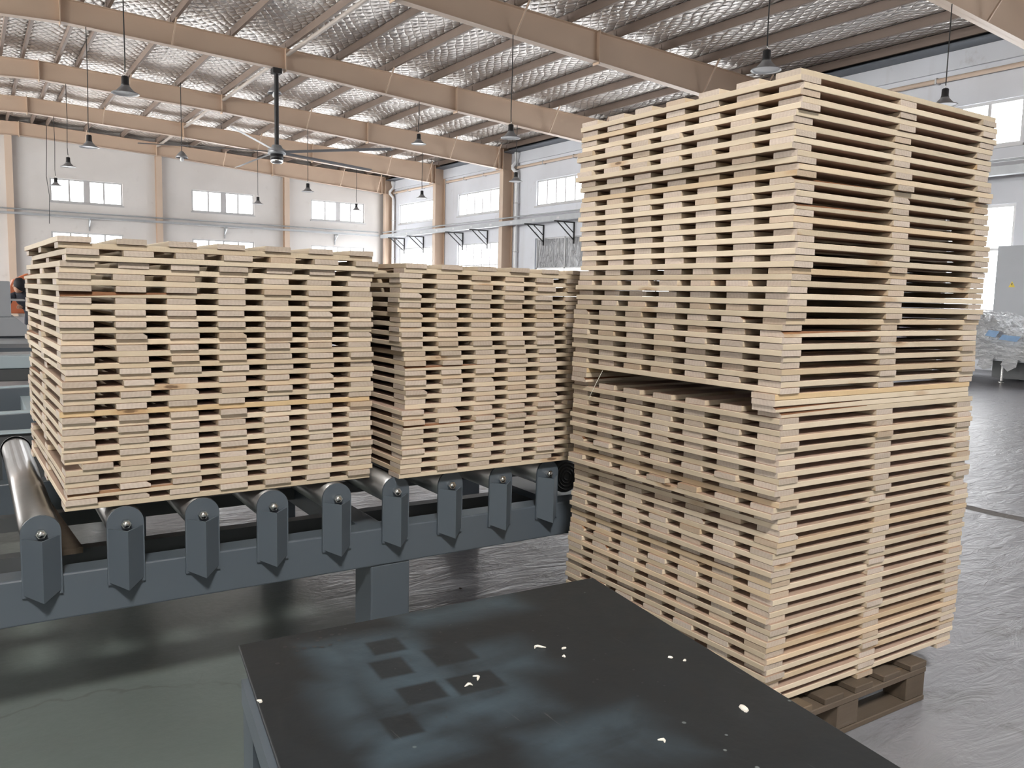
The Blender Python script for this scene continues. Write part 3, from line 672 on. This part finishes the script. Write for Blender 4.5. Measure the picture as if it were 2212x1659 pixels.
# large slow ceiling fan
fx, fy, fz = 7.28, 23.2, 5.1
fan = empty('ceiling_fan', (fx, fy, fz)); tag(fan, 'huge five-bladed ceiling fan on a long black rod', 'fan')
ztop = roof_top(fx)-raf_depth(fx)-fz
MB().tube([(0, 0, .2), (0, 0, ztop)], .06, 10).build('down_rod', 'black', fan); MB().box(-.12, .12, -.12, .12, ztop-.14, ztop).build('beam_clamp', 'black', fan)
MB().lathe([(0, .26), (.12, .26), (.16, .18), (.24, .14), (.24, .02), (0, .02)], n=24).build('hub', 'galv', fan); MB().lathe([(0, .02), (.17, .02), (.17, -.14), (0, -.14)], n=24).build('motor', 'black', fan); MB().lathe([(.165, -.14), (.165, -.2), (.12, -.23), (0, -.23)], n=24).build('motor_cap', 'chrome', fan)
for kx in range(5):
    a = math.radians(20+72*kx); T = Matrix.Rotation(a, 4, 'Z') @ Matrix.Rotation(math.radians(-14), 4, 'X')
    mb = MB(); prof = [(-.09, 0), (-.05, .018), (.02, .022), (.09, .002), (.02, -.004)]
    vs_ = [T @ Vector((x, yy, zz+.08-.03*(x/3.5)**2)) for x in (.2, 1.8, 3.5) for yy, zz in prof]
    fs_ = [(i*5+j, i*5+(j+1) % 5, (i+1)*5+(j+1) % 5, (i+1)*5+j) for i in range(2) for j in range(5)] + [(0, 1, 2, 3, 4), (10, 11, 12, 13, 14)]
    mb.add(vs_, fs_).build('blade', 'lampgrey', fan)
o = MB().tube([(3.12, 41.5, roof_top(3.12)+.003), (3.10, 41.5, 7.4), (3.05, 41.5, 6.0), (3.14, 41.5, 5.2), (3.1, 41.5, 4.0)], .014, 6).build('loose_cable', 'flex'); tag(o, 'loose thin cable hanging near the far wall at the left', 'cable')

# ---------------------------------------------------------------- right side: cabinet and wrapped goods
cb = empty('electric_cabinet', (XR, 9.2, 1.17)); tag(cb, 'light grey wall cabinet with yellow lightning warning sign', 'cabinet')
bevel(MB().box(-.32, 0, -.95, .55, 0, 1.6).build('body', 'cabinet', cb), .01); bevel(MB().box(-.345, -.32, -.93, .53, .02, 1.58).build('door', 'cabinet', cb), .008)
ws = MB().add([(-.347, .245, .70), (-.347, .105, .70), (-.347, .175, .83)], [(0, 1, 2)]).build('warning_sign', 'yellow', cb)
MB().add([(-.349, .18, .80), (-.349, .155, .765), (-.349, .172, .762), (-.349, .165, .72), (-.349, .195, .772), (-.349, .178, .775)], [(0, 1, 2, 3, 4, 5)]).build('lightning_bolt', 'black', ws)
for y in (-.3, .02): MB().tube([(-.1, y, 0), (-.1, y, -.5), (-.05, y, -1.17)], .02, 8).build('conduit', 'flex', cb)

k = NT('clear_stretch_film'); v = k.obj()
w_ = k.noise(k.mapv(v, (2.5, 2.5, 7)), 2.2, 4, .65, 1.6)
k.base(k.mix(w_, (.62, .64, .68, 1), (.92, .93, .95, 1)), .2, 0, .8); k.b.inputs['Transmission Weight'].default_value = .1; k.bump(w_, 1.0, .1); M['film'] = k.m
wp = empty('wrapped_goods', (17.0, 8.3, 0)); tag(wp, 'goods wrapped in clear crumpled film on a low stand by the right wall', 'wrapped goods')
def heap(name, x0, x1, y0, y1, zb, H, nx_=26, ny_=60, seed=0):
    mb = MB(); vs = []
    for j in range(ny_+1):
        for i in range(nx_+1):
            u = -1+2*i/nx_; w = -1+2*j/ny_; y = y0+(y1-y0)*j/ny_; x = x0+(x1-x0)*i/nx_
            e = max(0.0, 1-abs(u)**7)*max(0.0, 1-abs(w)**10)
            a = y*9+x*3+seed; b = y*4.1-x*7+seed*2
            fold = .045*abs(math.sin(a+1.3*math.sin(b))) + .035*abs(math.sin(b*1.7+math.sin(a*.8))) + .02*math.sin(a*3.1+b)
            vs.append((x+.02*math.sin(b*2), y+.02*math.sin(a*2), zb+(H(y)-zb)*e**.45*(1) + fold*(.35+.65*e) - .03*(1-e)*abs(math.sin(y*14))))
    n_ = nx_+1
    mb.add(vs, [(j*n_+i, j*n_+i+1, (j+1)*n_+i+1, (j+1)*n_+i) for j in range(ny_) for i in range(nx_)])
    return mb.build(name, 'film', wp)
def H1(y):
    t = min(1, max(0, (y+.5)/.95)); return .86+.40*t*t*(3-2*t)
heap('film_wrap', -.66, 1.25, -1.9, 1.5, .46, H1)
for (y0, y1, z0, z1, nm) in ((-.45, -.12, .80, .90, 0), (-.06, .14, .86, .98, 1)):
    MB().add([(-.69, y0, z0), (-.69, y1, z0+.03), (-.66, y1-.05, z1+.02), (-.66, y0-.05, z1)], [(0, 1, 2, 3)]).build('blue_print', 'paleblue', wp)
for q in range(4):
    y = -.5+q*.45; MB().add([(-.67, y, .50), (-.67, y+.24, .50), (-.70+.02*(q % 3), y+.3, .36-.05*(q % 3)), (-.71, y+.16, .24), (-.69, y+.02, .33-.05*(q % 2))], [(0, 1, 2, 3, 4)]).build('film_flap', 'film', wp)
MB().box(-.62, 1.25, -1.9, 1.4, .42, .50).build('stand_top', 'cabinet', wp)
for x, y in ((-.45, -.12), (-.45, -1.4), (1.1, -.12), (1.1, -1.4)): MB().tube([(x, y, .02), (x, y, .44)], .025, 8).lathe([(0, .03), (.04, .025), (.07, 0), (0, 0)], (x, y, 0), 14).build('levelling_foot', 'chrome', wp)
MB().box(0, 1.1, -1.4, .3, .05, .40).build('pallet_base', 'convdark', wp)

# ---------------------------------------------------------------- left background: machines and a worker
mc = empty('saw_machine', (0, 9.0, 0)); tag(mc, 'grey machine with long slatted bed and control cabinet at the left edge', 'machine')
bevel(MB().box(-3.6, .95, 0, .12, .54, .66).build('bed_beam', 'convdark', mc), .01); bevel(MB().box(-3.6, .95, -.02, .12, .66, .78).build('front_beam', 'convlight', mc), .01)
for i in range(9): MB().box(-3.6, .98, .3+i*.62, .3+i*.62+.34, .72+(i % 2)*.02, .77+(i % 2)*.02).build('bed_slat', 'conv' if i % 3 else 'galv', mc)
for x in (-3.4, -1.5, .8): bevel(MB().box(x, x+.12, .0, .12, 0, .54).build('leg', 'convdark', mc), .01)
bevel(MB().prism([(-2.4, .78), (.78, .78), (.50, 1.02), (.48, 1.02), (-2.4, 1.02)], 3.2, 4.2).build('base_hood', 'cabinet', mc), .01)
bevel(MB().box(-2.2, .46, 3.25, 4.1, 1.02, 1.47).build('control_cabinet', 'cabinet', mc), .015)
MB().box(.46, .62, 3.4, 3.9, 1.22, 1.24).build('tray', 'galv', mc)
bevel(MB().box(-1.0, .22, 3.3, 3.9, 1.47, 1.53).build('blue_cover', 'blue', mc), .02)
oc = MB().prism([(.5, .9), (1.25, .9), (1.25, 1.58), (.92, 1.62), (.70, 1.50), (.62, 1.32), (.5, 1.38), (.2, 1.56), (-.4, 1.56), (-.4, .9)], 17.4, 18.0).build('orange_guard', 'orange'); tag(oc, 'orange angled machine guard behind the worker', 'machine guard')
bevel(oc, .02)
fr_ = empty('tilting_frame', (0, 5.2, 0)); tag(fr_, 'blue grey steel tilting frame behind the left end of the conveyor', 'machine frame')
bevel(MB().prism([(-1.6, .56), (.9, .62), (.9, .765), (-1.6, .72)], .0, .05).build('front_plate', 'conv', fr_), .004)
MB().bar((-1.6, .025, .725), (.9, .025, .77), .04, .012).build('edge_rail', 'convlight', fr_)
bevel(MB().prism([(-1.6, .58), (.9, .62), (.9, .81), (-1.6, .755)], .9, .95).build('rear_plate', 'conv', fr_), .004)
MB().bar((-1.6, .925, .76), (.9, .925, .815), .04, .012).build('edge_rail', 'convlight', fr_)
MB().box(.26, .34, .05, .9, .60, .74).build('cross_plate', 'convlight', fr_); MB().box(-.7, -.6, .05, .9, .58, .70).build('cross_plate', 'conv', fr_)
bevel(MB().box(-1.7, 1.0, -.35, -.3, .42, .70).build('lower_plate', 'convdark', fr_), .004); MB().box(-1.7, 1.0, -.37, -.29, .70, .709).build('lower_rail', 'convlight', fr_)
for x in (-1.5, .7):
    for y in (0.0, .9): MB().box(x, x+.08, y-.0, y+.08, 0, .64).build('leg', 'conv', fr_)
    MB().box(x, x+.08, -.35, -.27, 0, .42).build('leg', 'conv', fr_); MB().box(x, x+.08, -.3, .0, .4, .46).build('link', 'conv', fr_)

def skin(name, chains, mat, parent=None, sub=2):
    vs = []; es = []; rad = []
    for ch in chains:
        prev = None
        for it in ch:
            if isinstance(it, int): idx = it
            else: idx = len(vs); vs.append(it[:3]); rad.append(it[3])
            if prev is not None: es.append((prev, idx))
            prev = idx
    me = bpy.data.meshes.new(name); me.from_pydata(vs, es, []); o = bpy.data.objects.new(name, me); COL.objects.link(o)
    if parent: o.parent = parent
    o.modifiers.new('skin', 'SKIN'); sd = o.modifiers.new('sub', 'SUBSURF'); sd.levels = sub; sd.render_levels = sub
    for i, rr_ in enumerate(rad): v_ = me.skin_vertices[0].data[i]; v_.radius = (rr_, rr_); v_.use_root = (i == 0)
    me.materials.append(M[mat]); return o
wk = empty('person', (.98, 16.3, 0)); tag(wk, 'person in dark workwear and black cap bending over the machine at the left', 'person')
body = [[(0, 0, .92, .15), (-.06, -.04, 1.02, .14), (-.13, -.08, 1.15, .15), (-.19, -.14, 1.27, .10), (-.22, -.19, 1.33, .06)],
        [0, (.09, .02, .86, .10), (.11, -.10, .50, .07), (.10, .02, .10, .05), (.10, -.14, .05, .045)], [0, (-.09, .02, .86, .10), (-.13, -.14, .50, .07), (-.12, .0, .10, .05), (-.12, -.16, .05, .045)],
        [3, (-.37, -.10, 1.22, .06), (-.46, -.28, 1.02, .045), (-.52, -.46, 1.10, .035)], [3, (-.02, -.20, 1.22, .06), (-.10, -.42, 1.02, .045), (-.26, -.56, 1.08, .035)]]
bd = skin('body', body, 'navy', wk)
hd = MB(); prof = [(.0, -.12), (.045, -.115), (.07, -.08), (.085, -.02), (.088, .04), (.075, .09), (.04, .118), (0, .12)]
hd.lathe(prof, n=18); hd.lathe([(0, -.03), (.012, -.02), (.014, -.005), (0, .02)], (0, -.092, -.02), 8)
h_ = hd.build('head', 'skin', wk, (-.25, -.25, 1.40)); h_.scale = (.92, 1.05, 1); h_.rotation_euler = (.55, 0, .35)
cp_ = MB().lathe([(.093, .0), (.096, .05), (.08, .105), (.04, .13), (0, .134)], n=18).add([(.085*math.cos(a), .085*math.sin(a)-(.075 if -.5 < 1 else 0)*max(0, -math.sin(a)), .012+.012*math.sin(a)) for a in [math.pi*(1+i/8) for i in range(9)]], [tuple(range(9))]).build('cap', 'hair', h_)
for sx in (-1, 1):
    MB().lathe([(0, -.03), (.012, -.02), (.016, 0), (.012, .02), (0, .03)], (sx*.086, .01, -.01), 8).build('ear', 'skin', h_)
    MB().lathe([(0, -.009), (.009, 0), (0, .009)], (sx*.032, -.083, .015), 8).build('eye', 'black', h_)
MB().box(-.022, .022, -.078, -.07, -.062, -.056).build('mouth', 'orange', h_)
for hx_, hy_, hz_ in ((-.53, -.49, 1.10), (-.28, -.59, 1.08)):
    ch = [[(hx_, hy_, hz_, .026), (hx_-.005, hy_-.05, hz_-.005, .030), (hx_-.005, hy_-.085, hz_-.012, .022)]]
    for f_ in range(4):
        o_ = (f_-1.5)*.018; L_ = (.055, .068, .064, .05)[f_]
        ch.append([2, (hx_+o_, hy_-.10, hz_-.014, .010), (hx_+o_, hy_-.10-L_*.5, hz_-.022, .009), (hx_+o_, hy_-.10-L_, hz_-.045, .008)])
    ch.append([1, (hx_+.035, hy_-.06, hz_-.01, .011), (hx_+.05, hy_-.09, hz_-.025, .009)])
    skin('hand', ch, 'skin', wk, 1)

for i in range(14):
    x, y = (R.uniform(3.4, 6.5), R.uniform(1.2, 3.4)) if i < 9 else (R.uniform(1.6, 2.6), R.uniform(3.2, 4.6)); ln = R.uniform(.015, .04)
    o = MB().tube([(ln*(a/4-.5), ln*.2*math.sin(a+i), .003) for a in range(5)], [.001, .003, .004, .003, .001], 6).build('floor_shaving', 'chip' if i % 3 else 'old', None, (x, y, 0)); o.rotation_euler = (0, 0, i*1.3)
    tag(o, 'small wood shaving lying on the concrete floor', 'wood shaving', 'shavings on the floor')
